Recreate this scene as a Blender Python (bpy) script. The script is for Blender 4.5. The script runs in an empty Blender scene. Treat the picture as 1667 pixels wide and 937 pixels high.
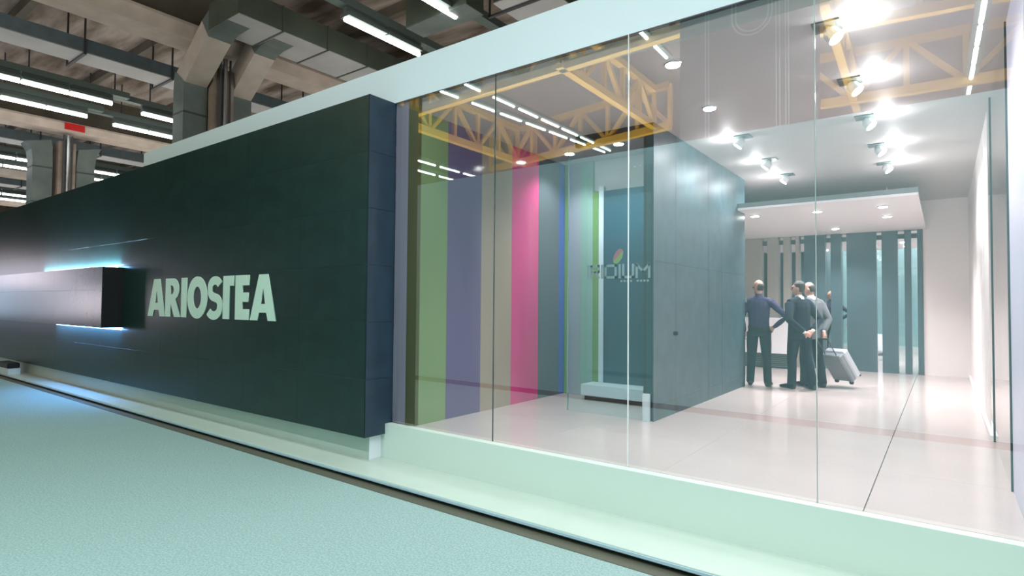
import bpy, bmesh, math, random
from mathutils import Vector, Matrix, noise
from mathutils.kdtree import KDTree
random.seed(4)
sc = bpy.context.scene
C = sc.collection

# ---------------------------------------------------------------- camera
cd = bpy.data.cameras.new('camera'); cam = bpy.data.objects.new('camera', cd); C.objects.link(cam)
cd.sensor_width = 36; cd.sensor_fit = 'HORIZONTAL'; cd.lens = 943.51 / 1667 * 36
cd.clip_start = 0.05; cd.clip_end = 300
_r = Vector((0.80184407, 0.59748001, 0.00798333)); _u = Vector((0.01038976, -0.02729948, 0.9995733)); _f = Vector((-0.597443, 0.80141898, 0.02809761))
M = Matrix((_r, _u, -_f)).transposed().to_4x4(); M.translation = (4.7576, -4.2337, 1.27)
cam.matrix_world = M
sc.camera = cam

# ---------------------------------------------------------------- world, exposure, large lights
w = bpy.data.worlds.new('world'); sc.world = w; w.use_nodes = True
w.node_tree.nodes['Background'].inputs[0].default_value = (0.80, 0.86, 0.88, 1)
w.node_tree.nodes['Background'].inputs[1].default_value = 0.2
sc.view_settings.view_transform = 'Standard'; sc.view_settings.look = 'None'
sc.view_settings.gamma = 1.0; sc.view_settings.use_curve_mapping = False
sc.view_settings.exposure = 0.0

def area(name, loc, target, sx, sy, power, col):
    l = bpy.data.lights.new(name, 'AREA'); l.shape = 'RECTANGLE'; l.size = sx; l.size_y = sy
    l.energy = power; l.color = col
    o = bpy.data.objects.new(name, l); C.objects.link(o); o.location = loc
    d = Vector(target) - Vector(loc)
    o.rotation_euler = d.to_track_quat('-Z', 'Y').to_euler()
    return o
GRN = (0.84, 1.0, 0.84); CYN = (0.90, 0.98, 1.0); WRM = (1.0, 0.93, 0.85)
area('aisle_light', (4.0, -2.2, 8.6), (4.0, -2.3, 0), 9, 1.2, 300, CYN)
area('aisle_light', (-9.0, -2.2, 8.6), (-9.0, -2.3, 0), 14, 1.2, 270, GRN)
area('added_front_wash', (4.0, -4.25, 5.9), (4.0, -4.9, 3.4), 10, 0.3, 540, CYN)      # added unseen light that brightens the booth opposite
area('added_uplight', (-6, 9, 4.2), (-6, 9, 20), 14, 6, 330, WRM)  # added unseen uplights, brighten the hall roof from below
area('added_uplight', (-26, 6, 4.2), (-26, 6, 20), 18, 10, 620, WRM)
area('added_uplight', (-52, 10, 4.2), (-52, 10, 20), 24, 20, 1200, WRM)
area('added_uplight', (-4, -15, 4.6), (-4, -15, 20), 22, 12, 5800, WRM)  # added unseen uplight, brightens the mirrored trusses

# ---------------------------------------------------------------- materials
MATS = {}
def mat(name, col, rough=0.5, metal=0.0, spec=0.5, emit=0.0, ecol=None, var=0.0, vscale=3.0, stretch=None, bump=0.0, bscale=60, col2=None):
    if name in MATS: return MATS[name]
    m = bpy.data.materials.new(name); m.use_nodes = True; nt = m.node_tree
    b = nt.nodes['Principled BSDF']
    b.inputs['Base Color'].default_value = (*col, 1); b.inputs['Roughness'].default_value = rough
    b.inputs['Metallic'].default_value = metal; b.inputs['Specular IOR Level'].default_value = spec
    if emit:
        b.inputs['Emission Color'].default_value = (*(ecol or col), 1); b.inputs['Emission Strength'].default_value = emit
    if var or col2:
        tc = nt.nodes.new('ShaderNodeTexCoord'); mp = nt.nodes.new('ShaderNodeMapping')
        if stretch: mp.inputs['Scale'].default_value = stretch
        nz = nt.nodes.new('ShaderNodeTexNoise'); nz.inputs['Scale'].default_value = vscale; nz.inputs['Detail'].default_value = 5
        rp = nt.nodes.new('ShaderNodeValToRGB')
        c2 = col2 or tuple(max(0, c * (1 - var)) for c in col); c1 = col if col2 else tuple(min(1, c * (1 + var)) for c in col)
        rp.color_ramp.elements[0].color = (*c2, 1); rp.color_ramp.elements[1].color = (*c1, 1)
        rp.color_ramp.elements[0].position = 0.35; rp.color_ramp.elements[1].position = 0.65
        nt.links.new(tc.outputs['Object'], mp.inputs[0]); nt.links.new(mp.outputs[0], nz.inputs['Vector'])
        nt.links.new(nz.outputs['Fac'], rp.inputs[0]); nt.links.new(rp.outputs[0], b.inputs['Base Color'])
    if bump:
        tc2 = nt.nodes.new('ShaderNodeTexCoord'); n2 = nt.nodes.new('ShaderNodeTexNoise'); n2.inputs['Scale'].default_value = bscale
        bp = nt.nodes.new('ShaderNodeBump'); bp.inputs['Strength'].default_value = bump; bp.inputs['Distance'].default_value = 0.01
        nt.links.new(tc2.outputs['Object'], n2.inputs['Vector']); nt.links.new(n2.outputs['Fac'], bp.inputs['Height']); nt.links.new(bp.outputs[0], b.inputs['Normal'])
    MATS[name] = m
    return m

def glassmat(name, tint, f0, gcol=(1, 1, 1), rough=0.0):
    m = bpy.data.materials.new(name); m.use_nodes = True; nt = m.node_tree; nt.nodes.clear()
    out = nt.nodes.new('ShaderNodeOutputMaterial'); mix = nt.nodes.new('ShaderNodeMixShader')
    tr = nt.nodes.new('ShaderNodeBsdfTransparent'); tr.inputs[0].default_value = (*tint, 1)
    gl = nt.nodes.new('ShaderNodeBsdfGlossy'); gl.inputs['Color'].default_value = (*gcol, 1); gl.inputs['Roughness'].default_value = rough
    lw = nt.nodes.new('ShaderNodeLayerWeight'); lw.inputs[0].default_value = 0.5   # facing = 1-|cos|
    pw = nt.nodes.new('ShaderNodeMath'); pw.operation = 'POWER'; pw.inputs[1].default_value = 5
    ma = nt.nodes.new('ShaderNodeMath'); ma.operation = 'MULTIPLY_ADD'; ma.inputs[1].default_value = 1 - f0; ma.inputs[2].default_value = f0
    nt.links.new(lw.outputs['Facing'], pw.inputs[0]); nt.links.new(pw.outputs[0], ma.inputs[0]); nt.links.new(ma.outputs[0], mix.inputs[0])
    nt.links.new(tr.outputs[0], mix.inputs[1]); nt.links.new(gl.outputs[0], mix.inputs[2]); nt.links.new(mix.outputs[0], out.inputs[0])
    MATS[name] = m
    return m

# ---------------------------------------------------------------- helpers
def mesh_from(bm, name):
    bmesh.ops.recalc_face_normals(bm, faces=bm.faces[:])
    me = bpy.data.meshes.new(name); bm.to_mesh(me); bm.free(); return me
def link(name, me, m=None, parent=None, loc=None):
    o = bpy.data.objects.new(name, me); C.objects.link(o)
    if m is not None and me is not None and len(me.materials) == 0: me.materials.append(m)
    if parent is not None: o.parent = parent
    if loc is not None: o.location = loc
    return o
def bx(bm, x0, x1, y0, y1, z0, z1, rot=None, bev=0.0):
    vs = [Vector((x, y, z)) for x in (x0, x1) for y in (y0, y1) for z in (z0, z1)]
    if rot: vs = [rot @ v for v in vs]
    v = [bm.verts.new(p) for p in vs]
    fs = [(0, 1, 3, 2), (4, 6, 7, 5), (0, 4, 5, 1), (2, 3, 7, 6), (0, 2, 6, 4), (1, 5, 7, 3)]
    ff = [bm.faces.new([v[i] for i in f]) for f in fs]
    if bev:
        es = list({e for f in ff for e in f.edges}); bmesh.ops.bevel(bm, geom=es, offset=bev, segments=1, affect='EDGES')
def box(name, x0, x1, y0, y1, z0, z1, m, parent=None, bev=0.0):
    bm = bmesh.new(); bx(bm, x0, x1, y0, y1, z0, z1, bev=bev)
    return link(name, mesh_from(bm, name), m, parent)
def tag(o, label=None, cat=None, group=None, kind=None):
    if label: o['label'] = label
    if cat: o['category'] = cat
    if group: o['group'] = group
    if kind: o['kind'] = kind
    return o
def thing(name, label, cat, loc=(0, 0, 0), group=None, rz=0):
    o = bpy.data.objects.new(name, None); C.objects.link(o); o.location = loc; o.rotation_euler = (0, 0, rz)
    o.empty_display_size = 0.1
    return tag(o, label, cat, group)
def struct(name, label=None):
    o = bpy.data.objects.new(name, None); C.objects.link(o); o.empty_display_size = 0.1
    o['kind'] = 'structure'
    if label: o['label'] = label
    o['category'] = name.split('_')[0]
    return o
def ring_tube(bm, pts, rads, n=10, cap=True):
    """swept tube with elliptical rings; rads = r or (rx, ry); hint axis keeps ry along world-ish Y of figure"""
    rings = []
    for i, p in enumerate(pts):
        p = Vector(p)
        a = Vector(pts[max(i - 1, 0)]); b = Vector(pts[min(i + 1, len(pts) - 1)])
        t = (b - a).normalized()
        h = Vector((1, 0, 0)) if abs(t.x) < 0.9 else Vector((0, 0, 1))
        side = (h - t * h.dot(t)).normalized(); fwd = t.cross(side)
        r = rads[i]; rx, ry = (r if isinstance(r, tuple) else (r, r))
        rings.append([bm.verts.new(p + side * (rx * math.cos(2 * math.pi * k / n)) + fwd * (ry * math.sin(2 * math.pi * k / n))) for k in range(n)])
    for i in range(len(rings) - 1):
        for k in range(n):
            bm.faces.new((rings[i][k], rings[i][(k + 1) % n], rings[i + 1][(k + 1) % n], rings[i + 1][k]))
    if cap:
        bm.faces.new(rings[0][::-1]); bm.faces.new(rings[-1])
def tube(name, pts, r, m, parent=None, n=8):
    bm = bmesh.new(); ring_tube(bm, pts, [r] * len(pts), n)
    return link(name, mesh_from(bm, name), m, parent)
def bar_bm(bm, a, b, w, h):
    a, b = Vector(a), Vector(b); t = (b - a); L = t.length; t.normalize()
    up = Vector((0, 0, 1)) if abs(t.z) < 0.95 else Vector((0, 1, 0))
    s = t.cross(up).normalized(); u = s.cross(t)
    R = Matrix((s, t, u)).transposed().to_4x4(); R.translation = a
    bx(bm, -w / 2, w / 2, 0, L, -h / 2, h / 2, rot=R)
def bar(name, a, b, w, h, m, parent=None):
    bm = bmesh.new(); bar_bm(bm, a, b, w, h); return link(name, mesh_from(bm, name), m, parent)
def poly_solid(name, outlines, th, m, parent=None, mw=None):
    """flat letter: outlines (outer + holes) in x,z ; extruded in y"""
    cu = bpy.data.curves.new(name, 'CURVE'); cu.dimensions = '2D'; cu.fill_mode = 'BOTH'; cu.extrude = th / 2
    for pts in outlines:
        s = cu.splines.new('POLY'); s.points.add(len(pts) - 1)
        for i, p in enumerate(pts): s.points[i].co = (p[0], p[1], 0, 1)
        s.use_cyclic_u = True
    o = bpy.data.objects.new(name, cu); C.objects.link(o)
    me = bpy.data.meshes.new_from_object(o.evaluated_get(bpy.context.evaluated_depsgraph_get()))
    C.objects.unlink(o); bpy.data.objects.remove(o)
    me.transform(Matrix.Rotation(math.pi / 2, 4, 'X')); me.materials.clear()
    me.materials.append(m)
    ob = link(name, me, None, parent); 
    return ob

# materials list
white = mat('white_lacquer', (0.68, 0.79, 0.83), 0.38)
white_ledge = mat('white_ledge', (0.52, 0.62, 0.545), 0.35, var=0.02)
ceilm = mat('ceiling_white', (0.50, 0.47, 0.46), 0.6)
wallw = mat('interior_white', (0.90, 0.84, 0.82), 0.5)
carpet = mat('carpet_teal', (0.33, 0.47, 0.45), 0.95, spec=0.1, var=0.16, vscale=70, bump=0.5, bscale=300)
slate = mat('slate_green', (0.016, 0.030, 0.027), 0.42, spec=0.5, var=0.25, vscale=4)
slate_b = mat('slate_return', (0.022, 0.045, 0.075), 0.4, var=0.15, vscale=4)
slate_t = mat('slate_tower', (0.045, 0.090, 0.105), 0.40, var=0.2, vscale=5)
slate_g = mat('slate_box', (0.07, 0.08, 0.10), 0.22, var=0.2, vscale=2)
black = mat('black', (0.006, 0.006, 0.007), 0.5)
brown_d = mat('dark_brown', (0.035, 0.025, 0.02), 0.6)
floorm = mat('floor_tile', (0.60, 0.52, 0.49), 0.16, var=0.035, vscale=1.2)
joint = mat('joint_grey', (0.12, 0.11, 0.11), 0.8)
mirror = mat('mirror', (0.88, 0.90, 0.91), 0.03, metal=1.0)
tealm = mat('teal_slat', (0.075, 0.125, 0.145), 0.28, var=0.05)
beigem = mat('beige_slat', (0.42, 0.39, 0.35), 0.4)
teal_p = mat('teal_panel', (0.012, 0.075, 0.115), 0.25)
lampglow = mat('lamp_glow', (1, 1, 1), 0.5, emit=45, ecol=(1.0, 0.98, 0.95))
tubeglow = mat('tube_glow', (1, 1, 1), 0.5, emit=9, ecol=(0.93, 1.0, 0.95))
blueglow = mat('blue_strip', (0.4, 0.7, 1), 0.5, emit=22, ecol=(0.22, 0.52, 1.0))
steel = mat('steel', (0.55, 0.56, 0.58), 0.3, metal=1.0)
dsteel = mat('dark_steel', (0.05, 0.055, 0.06), 0.5)
housing = mat('fixture_housing', (0.10, 0.13, 0.12), 0.5)
glass = glassmat('facade_glass', (0.95, 0.96, 0.97), 0.165, (0.90, 1.0, 1.0))
glass_in = glassmat('partition_glass', (0.88, 0.96, 0.96), 0.04)
gedge = mat('glass_edge', (0.35, 0.45, 0.43), 0.15)
gedge_l = mat('glass_edge_highlight', (0.80, 0.85, 0.84), 0.1)  # pale colour stands in for highlights on a polished pane edge
gedge_d = mat('glass_edge_dark', (0.03, 0.07, 0.07), 0.15)

# ================================================================ STRUCTURE
CZ = -0.43
fl = box('floor', -90, 30, -40, 60, CZ - 0.1, CZ, carpet); tag(fl, 'teal grey carpet of the exhibition hall aisle', 'floor', kind='structure')

# ---- raised booth floor with slabs
ft = struct('floor_2', 'pale beige tiled raised floor inside the glazed booth')
box('slab_bed', 0.0, 5.6, 0.005, 9.6, CZ, -0.012, joint, ft)
xs_ = [0.30, 1.68, 3.01, 4.34, 5.20]; ys_ = [0.006, 1.14, 3.10, 5.30, 7.40, 9.45]
for i in range(4):
    for j in range(5):
        gx = 0.0035 if i in (2, 3) else 0.001
        box('tile', xs_[i] + (gx if i == 3 else 0.0008), xs_[i + 1] - (gx if i == 2 else 0.0008), ys_[j] + 0.0008, ys_[j + 1] - 0.0008, -0.012, 0.0, floorm, ft)
# ---- white apron, riser and ledge
riser_m = mat('white_riser_lit', (0.68, 0.78, 0.70), 0.35)  # paler than the ledge: light on the riser put into its colour
led = thing('display_plinth', 'long white stepped plinth running below the glass front and the dark wall', 'plinth')
box('apron', 0.0, 14, -0.08, 0.004, -0.36, -0.002, riser_m, led); box('base_end', -0.065, -0.060, -0.235, -0.08, -0.36, -0.112, mat('base_end_lit', (0.92, 0.93, 1.0), 0.3), led); box('apron_end', -0.065, 0.0, -0.08, 0.0, -0.36, -0.112, riser_m, led)  # base_end plate near white: light striking the plinth end, put into colour
box('ledge', -16, 14, -0.615, -0.05, -0.395, -0.36, white_ledge, led, bev=0.004)
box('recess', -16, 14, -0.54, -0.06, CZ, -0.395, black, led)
box('edge_trim', -16, 14, -0.625, -0.612, -0.392, -0.372, mat('edge_blue_grey', (0.45, 0.60, 0.68), 0.3), led)
box('wall_base', -16, -0.065, -0.235, -0.06, -0.36, -0.10, white_ledge, led)
es = box('carpet_edge_strip', -16, 14, -0.73, -0.565, CZ, CZ + 0.004, mat('olive_tape', (0.10, 0.105, 0.075), 0.7)); tag(es, 'olive grey strip edging the carpet along the white plinth', 'trim')

# ---- header fascia
hd = thing('fascia_beam', 'long white fascia beam above the glass front and dark wall', 'beam')
box('fascia_panel', -6.49, 14, 0.0, 0.30, 3.44, 3.866, white, hd)
box('shadow_gap', 0.0, 14, -0.001, 0.04, 3.432, 3.442, dsteel, hd)

# ---- dark tiled wall
dw = struct('wall_left', 'dark green slate tiled wall with white lettering')
box('wall_core', -16.0, -0.012, -0.335, 0.02, -0.108, 3.43, black, dw)
TW, TH = 1.2, 0.592
tbm = bmesh.new(); bx(tbm, 0.0006, TW - 0.0006, 0, 0.012, 0.0006, TH - 0.0006, bev=0.0004); tme = mesh_from(tbm, 'wall_tile'); 
nv = 4; slm = [mat('slate_green_%d' % k, tuple(c * (0.97 + 0.02 * k) for c in (0.010, 0.032, 0.028)), 0.28 + 0.004 * k, var=0.15, vscale=4) for k in range(nv)]
tms = []
for k in range(nv):
    t = tme.copy(); t.materials.append(slm[k]); tms.append(t)
for i in range(14):
    for j in range(6):
        o = link('wall_tile', random.choice(tms), None, dw, (-TW * (i + 1), -0.347, -0.11 + j * TH))
# return (end) faced with bluish tiles
for j in range(6):
    box('return_tile', -0.012, 0.0, -0.347, 0.02, -0.11 + j * TH + 0.0015, -0.11 + (j + 1) * TH - 0.0015, slate_b, dw)

# ---- lettering
def arc(cx, cz, rx, rz, a0, a1, n=14):
    return [(cx + rx * math.cos(math.radians(a0 + (a1 - a0) * i / n)), cz + rz * math.sin(math.radians(a0 + (a1 - a0) * i / n))) for i in range(n + 1)]
sign = thing('wall_sign', 'pale green letters spelling ARIOSTEA on the dark tiled wall', 'sign', (0, -0.347, 0))
lm = mat('letter_pale', (0.62, 0.82, 0.68), 0.4)
Z0, Z1 = 1.045, 1.615; H = Z1 - Z0
def letter(x0, x1, outl):
    w_ = x1 - x0
    o = poly_solid('letter', [[(x0 + w_ * p[0], Z0 + H * p[1]) for p in ol] for ol in outl], 0.010, lm, sign); o.location.y = -0.005
A_ = [[(0, 0), (.30, 0), (.36, .17), (.64, .17), (.70, 0), (1, 0), (.68, 1), (.34, 1)], [(.41, .36), (.59, .36), (.51, .70)]]
E_ = [[(0, 0), (1, 0), (1, .24), (.52, .24), (.52, .40), (.95, .40), (.95, .61), (.52, .61), (.52, .77), (1, .77), (1, 1), (0, 1)]]
I_ = [[(0, 0), (1, 0), (1, 1), (0, 1)]]
G_ = [[(0, 0), (.62, 0), (.62, .77), (1, .77), (1, 1), (0, 1)]]
R_ = [[(0, 0), (.36, 0), (.36, .34), (.62, 0), (1.03, 0), (.66, .46)] + arc(.50, .71, .40, .29, -40, 90, 12) + [(0, 1)], [(.34, .57)] + arc(.40, .70, .17, .12, -85, 85, 8) + [(.34, .82)]]
O_ = [arc(.5, .5, .5, .52, 0, 350, 35), arc(.5, .5, .20, .27, 0, 350, 35)]
def stroke(cl, wds):
    L, Rr = [], []
    for i, p in enumerate(cl):
        a = cl[max(i - 1, 0)]; b = cl[min(i + 1, len(cl) - 1)]
        t = Vector((b[0] - a[0], b[1] - a[1])).normalized(); n_ = Vector((-t.y, t.x)); w_ = wds[i] / 2
        L.append((p[0] + n_.x * w_ , p[1] + n_.y * w_ )); Rr.append((p[0] - n_.x * w_ , p[1] - n_.y * w_ ))
    return L + Rr[::-1]
cl = arc(.52, .735, .34, .17, 25, 180, 12) + arc(.60, .66, .42, .17, 195, 235, 4)[1:] + arc(.38, .32, .47, .20, 50, 0, 6) + arc(.44, .26, .40, .19, 0, -150, 14)[1:]
cl = [(p[0] * 0.62 , p[1]) for p in cl]     # build S in near-square metrics then stretch
S_ = [[(q[0] / 0.62, q[1]) for q in stroke(cl, [0.20] * len(cl))]]
for (a, b, sh) in [(-5.253, -4.642, A_), (-4.636, -4.153, R_), (-4.124, -3.957, I_), (-3.929, -3.351, O_), (-3.346, -2.944, S_), (-2.92, -2.647, G_), (-2.605, -2.269, E_), (-2.241, -1.654, A_)]:
    letter(a, b, sh)

# ---- protruding display box on the dark wall
pb = thing('display_box', 'long grey tiled display box jutting from dark wall, lit blue along its edges', 'display')
box('core', -16, -6.262, -0.64, -0.347, 0.842, 1.822, black, pb)
for i in range(9):
    x1 = -6.262 - i * 1.2
    for (z0, z1) in ((0.832, 1.45), (1.453, 1.832)):
        box('face_tile', x1 - 1.197, x1, -0.652, -0.64, z0, z1, slate_g, pb)
box('end_panel', -6.262, -6.25, -0.652, -0.347, 0.832, 1.832, black, pb)
tag(box('light_strip', -10.6, -6.30, -0.44, -0.41, 1.832, 1.862, blueglow, pb), 'glowing blue strip above the box')
tag(box('light_strip', -9.5, -6.27, -0.362, -0.3475, 0.79, 0.83, blueglow, pb), 'glowing blue strip under the box')
area('box_light_up', (-8.4, -0.40, 1.87), (-8.4, -0.355, 2.4), 4.0, 0.05, 150, (0.45, 0.72, 1.0)).parent = pb
area('box_light_down', (-7.9, -0.44, 0.80), (-7.9, -0.352, 0.3), 3.2, 0.05, 45, (0.15, 0.42, 1.0)).parent = pb

# small black and white box on the ledge far left
sb = thing('leaflet_box', 'small white box with black top at far left end of plinth', 'box', (-11.9, -0.5, -0.36))
box('base', -0.6, 0.25, -0.12, 0.1, 0.0, 0.13, white, sb, bev=0.005); box('lid', -0.6, 0.20, -0.12, 0.1, 0.13, 0.25, black, sb, bev=0.02)

# ================================================================ BOOTH INTERIOR
CH = 3.30
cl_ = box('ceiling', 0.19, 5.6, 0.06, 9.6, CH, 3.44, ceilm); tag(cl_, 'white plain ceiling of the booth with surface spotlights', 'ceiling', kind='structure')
jb = box('trim_1', 0.004, 0.195, 0.02, 0.16, 0.0, 3.44, mat('lavender_post', (0.30, 0.28, 0.34), 0.35, var=0.08, vscale=1, stretch=(30, 30, 0.01))); tag(jb, 'lavender grey jamb beside the dark wall end', 'trim', kind='structure')
# striped wall
sw = struct('wall_striped', 'interior side wall of green, purple, cream, pink and grey vertical panels')
box('wall_core', 0.2, 0.335, 0.06, 5.9, 0.0, CH, white, sw)
box('end_panel', 0.197, 0.349, 0.02, 0.06, 0.0, 3.43, mat('olive', (0.10, 0.10, 0.03), 0.4), sw)
def gloss(name, col, r=0.12): return mat(name, col, r)
st = [(0.06, 0.473, gloss('panel_green', (0.25, 0.36, 0.17)), 'yellow-green glossy panel'), (0.473, 1.062, gloss('panel_purple', (0.17, 0.14, 0.26)), 'purple glossy panel'),
      (1.062, 1.667, gloss('panel_cream', (0.40, 0.34, 0.26)), 'cream glossy panel'), (1.667, 2.275, gloss('panel_pink', (0.66, 0.08, 0.26)), 'magenta pink glossy panel'),
      (2.275, 2.80, gloss('panel_grey', (0.11, 0.14, 0.16)), 'slate grey glossy panel'), (2.80, 2.94, gloss('panel_blue', (0.06, 0.13, 0.50)), 'narrow blue panel'),
      (2.94, 3.4, gloss('panel_purple', (0.17, 0.14, 0.26)), 'purple panel'), (3.4, 4.2, gloss('panel_green', (0.2, 0.4, 0.1)), 'green panel'), (4.2, 5.9, gloss('panel_cream', (0.4, 0.34, 0.26)), 'cream panel')]
for (a, b, m_, lb) in st:
    o = box('panel', 0.335, 0.349, a + 0.001, b - 0.001, 0.0, CH, m_, sw); o['label'] = lb
# back wall
bw = struct('wall_back', 'rear booth wall of grey slats, mirror strips and white end')
box('wall_core', 0.2, 5.3, 9.28, 9.45, -0.0, CH, wallw, bw)
box('white_end', 4.448, 5.14, 9.20, 9.28, 0, CH, wallw, bw)
box('upper_band', 0.3, 4.448, 9.20, 9.28, 2.80, CH, wallw, bw)
slx = [(0.35, 0.9, 'b'), (0.98, 1.573, 'b'), (1.686, 1.91, 'b'), (2.007, 2.14, 'b'), (2.248, 2.319, 'b'), (2.413, 2.803, 't'), (2.903, 3.091, 't'), (3.189, 3.695, 't'), (3.787, 4.047, 't'), (4.155, 4.262, 't'), (4.359, 4.444, 't')]
for i, (a, b, k) in enumerate(slx):
    o = box('slat', a, b, 9.16, 9.28, 0.0, 2.80, beigem if k == 'b' else tealm, bw, bev=0.002)
    o['label'] = 'beige upright slat' if k == 'b' else 'teal grey upright slat'
    if i < len(slx) - 1:
        n0 = slx[i + 1][0]
        box('mirror_strip', b + 0.001, n0 - 0.001, 9.262, 9.279, 0.0, 2.80, mirror, bw)
        box('clip', b + 0.001, n0 - 0.001, 9.245, 9.262, 2.60, 2.69, tealm, bw)
# right wall
rw = struct('wall_right', 'right booth wall of white pilasters with a glass panel')
box('wall_core', 5.20, 5.34, -0.0, 9.45, 0.0, 3.44, wallw, rw)
box('front_panel', 5.13, 5.20, 0.03, 1.09, 0.0, 3.43, mat('lavender_white', (0.70, 0.70, 0.84), 0.35), rw)
for (a, b) in ((3.45, 4.3), (4.33, 4.9), (4.93, 6.2), (6.23, 7.4), (7.43, 9.2)):
    box('wall_panel', 5.13, 5.20, a, b, 0.0, CH, wallw, rw)
box('glass_panel', 5.130, 5.142, 1.12, 3.42, 0.0, CH, glassmat('mirror_glass', (0.75, 0.85, 0.85), 0.45), rw)
box('glass_edge', 5.118, 5.142, 1.095, 1.118, 0.0, CH, gedge_d, rw)
box('glass_edge', 5.122, 5.142, 2.95, 2.965, 0.0, CH, gedge_d, rw)
box('glass_backing', 5.185, 5.199, 1.10, 3.44, 0.0, CH, mat('pale_backing', (0.55, 0.60, 0.62), 0.4), rw)
box('skirting', 5.10, 5.13, 3.0, 9.2, 0.0, 0.05, wallw, rw)
# lowered ceiling panel
lc = thing('ceiling_raft', 'lowered white ceiling raft in front of the slatted back wall', 'ceiling panel')
box('raft_panel', 0.8, 4.50, 5.05, 9.18, 2.755, 2.79, mat('raft_white', (0.86, 0.80, 0.80), 0.5), lc)
box('raft_edge', 0.8, 4.50, 5.05, 5.09, 2.79, 2.86, mat('raft_edge_grey', (0.17, 0.20, 0.20), 0.5), lc)
for x in (1.4, 4.0):
    for y in ((7.4, 8.8)): box('hanger', x - 0.01, x + 0.01, y - 0.01, y + 0.01, 2.79, CH, steel, lc)

# ---- dark cube / tower
tw = thing('dark_cabin', 'dark slate cabin in the booth with glazed front showing a teal panel', 'cabin')
box('side_wall', 2.06, 2.188, 1.85, 5.45, 0.0, CH, black, tw)
for j, (z0, z1) in enumerate(((0.0, 0.165), (0.167, 1.76), (1.763, CH))):
    for (a, b) in ((1.80, 2.455), (2.458, 3.65), (3.653, 4.25), (4.253, 5.45)):
        box('side_panel', 2.188, 2.20, a + 0.001, b - 0.001, z0, z1, slate_t, tw)
dk = tube('door_knob', [(2.20, 2.40, 0.945), (2.235, 2.40, 0.945), (2.25, 2.40, 0.945)], 0.022, black, tw, 12)
box('back_wall', 0.9, 2.06, 5.35, 5.45, 0.0, CH, slate_t, tw)
box('corner_post', 2.10, 2.187, 1.835, 1.85, 0.0, CH, mat('corner_green', (0.015, 0.06, 0.07), 0.3), tw)
box('foot_block', 2.085, 2.165, 1.765, 1.80, 0.0, 0.30, white, tw)
box('head_rail', 1.20, 2.19, 1.80, 1.86, 3.17, CH, black, tw)
nz_ = 2.95
pn = [(0.352, 0.415, 'strip_green', (0.16, 0.36, 0.10), CH), (0.415, 0.615, 'strip_lavender', (0.40, 0.40, 0.46), CH), (0.615, 0.81, 'strip_pale_green', (0.30, 0.48, 0.40), CH), (0.81, 0.91, 'strip_leaf', (0.17, 0.34, 0.08), 2.86)]
for (a, b, n_, c_, zt) in pn: box('niche_strip', a, b - 0.001, nz_, nz_ + 0.05, 0.0, zt, mat(n_, c_, 0.3), tw)
box('niche_back', 0.36, 2.06, nz_ + 0.05, nz_ + 0.12, 0.0, CH, mat('niche_white', (0.75, 0.74, 0.72), 0.4), tw)
box('white_frame', 0.91, 0.985, nz_ - 0.01, nz_ + 0.05, 0.0, 2.92, white, tw)
tag(box('teal_panel', 0.99, 1.70, nz_ - 0.02, nz_ + 0.05, 0.20, 2.85, teal_p, tw), 'tall teal panel')
box('bench', 0.83, 1.72, nz_ - 0.35, nz_ - 0.02, 0.06, 0.21, white, tw, bev=0.004)
box('bench_base', 0.86, 1.70, nz_ - 0.30, nz_ - 0.02, 0.0, 0.06, brown_d, tw)
box('front_glass', 1.10, 2.186, 1.815, 1.825, 0.0, 3.17, glass_in, tw)
box('glass_edge', 1.09, 1.10, 1.812, 1.828, 0.0, 3.17, gedge, tw)
# logo on cabin glass
lg = thing('glass_lettering', 'white IRIDIUM lettering with red and green oval on cabin glass', 'sign', (0, 1.812, 0))
vm = mat('vinyl_white', (0.26, 0.38, 0.38), 0.5)
def seg(pts, wdt=0.028):
    o = []
    for a, b in zip(pts[:-1], pts[1:]): o.append((a, b))
    bm = bmesh.new()
    for a, b in o:
        a = Vector((a[0], 0, a[1])); b = Vector((b[0], 0, b[1])); t = (b - a).normalized()
        bar_bm(bm, a - t * wdt / 2, b + t * wdt / 2, wdt if abs(t.x) > 2 else wdt, wdt * 0.999) if False else None
        n_ = Vector((-t.z, 0, t.x)) * wdt / 2; a2 = a - t * wdt / 2; b2 = b + t * wdt / 2
        q = [bm.verts.new(p + Vector((0, dy, 0))) for dy in (-0.002, 0.0) for p in (a2 - n_, b2 - n_, b2 + n_, a2 + n_)]
        bm.faces.new(q[:4]); bm.faces.new(q[4:][::-1])
        for k in range(4): bm.faces.new((q[k], q[(k + 1) % 4], q[4 + (k + 1) % 4], q[4 + k]))
    return link('letter', mesh_from(bm, 'letter'), vm, lg)
lx = 1.375; zb, zt = 1.59, 1.725
def L(u, v): return (lx + u, zb + v * (zt - zb))
lw_ = 0.095
seg([L(0, 0), L(0, 1)])
x = 0.045; seg([L(x, 0), L(x, 1), L(x + lw_, 1), L(x + lw_, .5), L(x + .02, .5)]); seg([L(x + .05, .45), L(x + lw_, 0)])
x = 0.185; seg([L(x, 0), L(x, 1)])
x = 0.23; seg([L(x, 0), L(x, 1), L(x + .13, 1), L(x + .13, 0), L(x, 0)])
x = 0.41; seg([L(x, 0), L(x, 1)])
x = 0.455; seg([L(x, 1), L(x, 0), L(x + .12, 0), L(x + .12, 1)])
x = 0.62; seg([L(x, 0), L(x, 1), L(x + .075, .45), L(x + .15, 1), L(x + .15, 0)])
for k in range(9):
    if k == 4: continue
    bxx = lx + 0.42 + k * 0.04; q = box('small_mark', bxx, bxx + 0.026, -0.002, 0.0, 1.535, 1.556, vm, lg)
ov = [(1.765 + 0.055 * math.cos(a) + 0.03 * math.sin(a), 1.83 + 0.085 * math.sin(a)) for a in [2 * math.pi * i / 24 for i in range(24)]]
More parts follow.
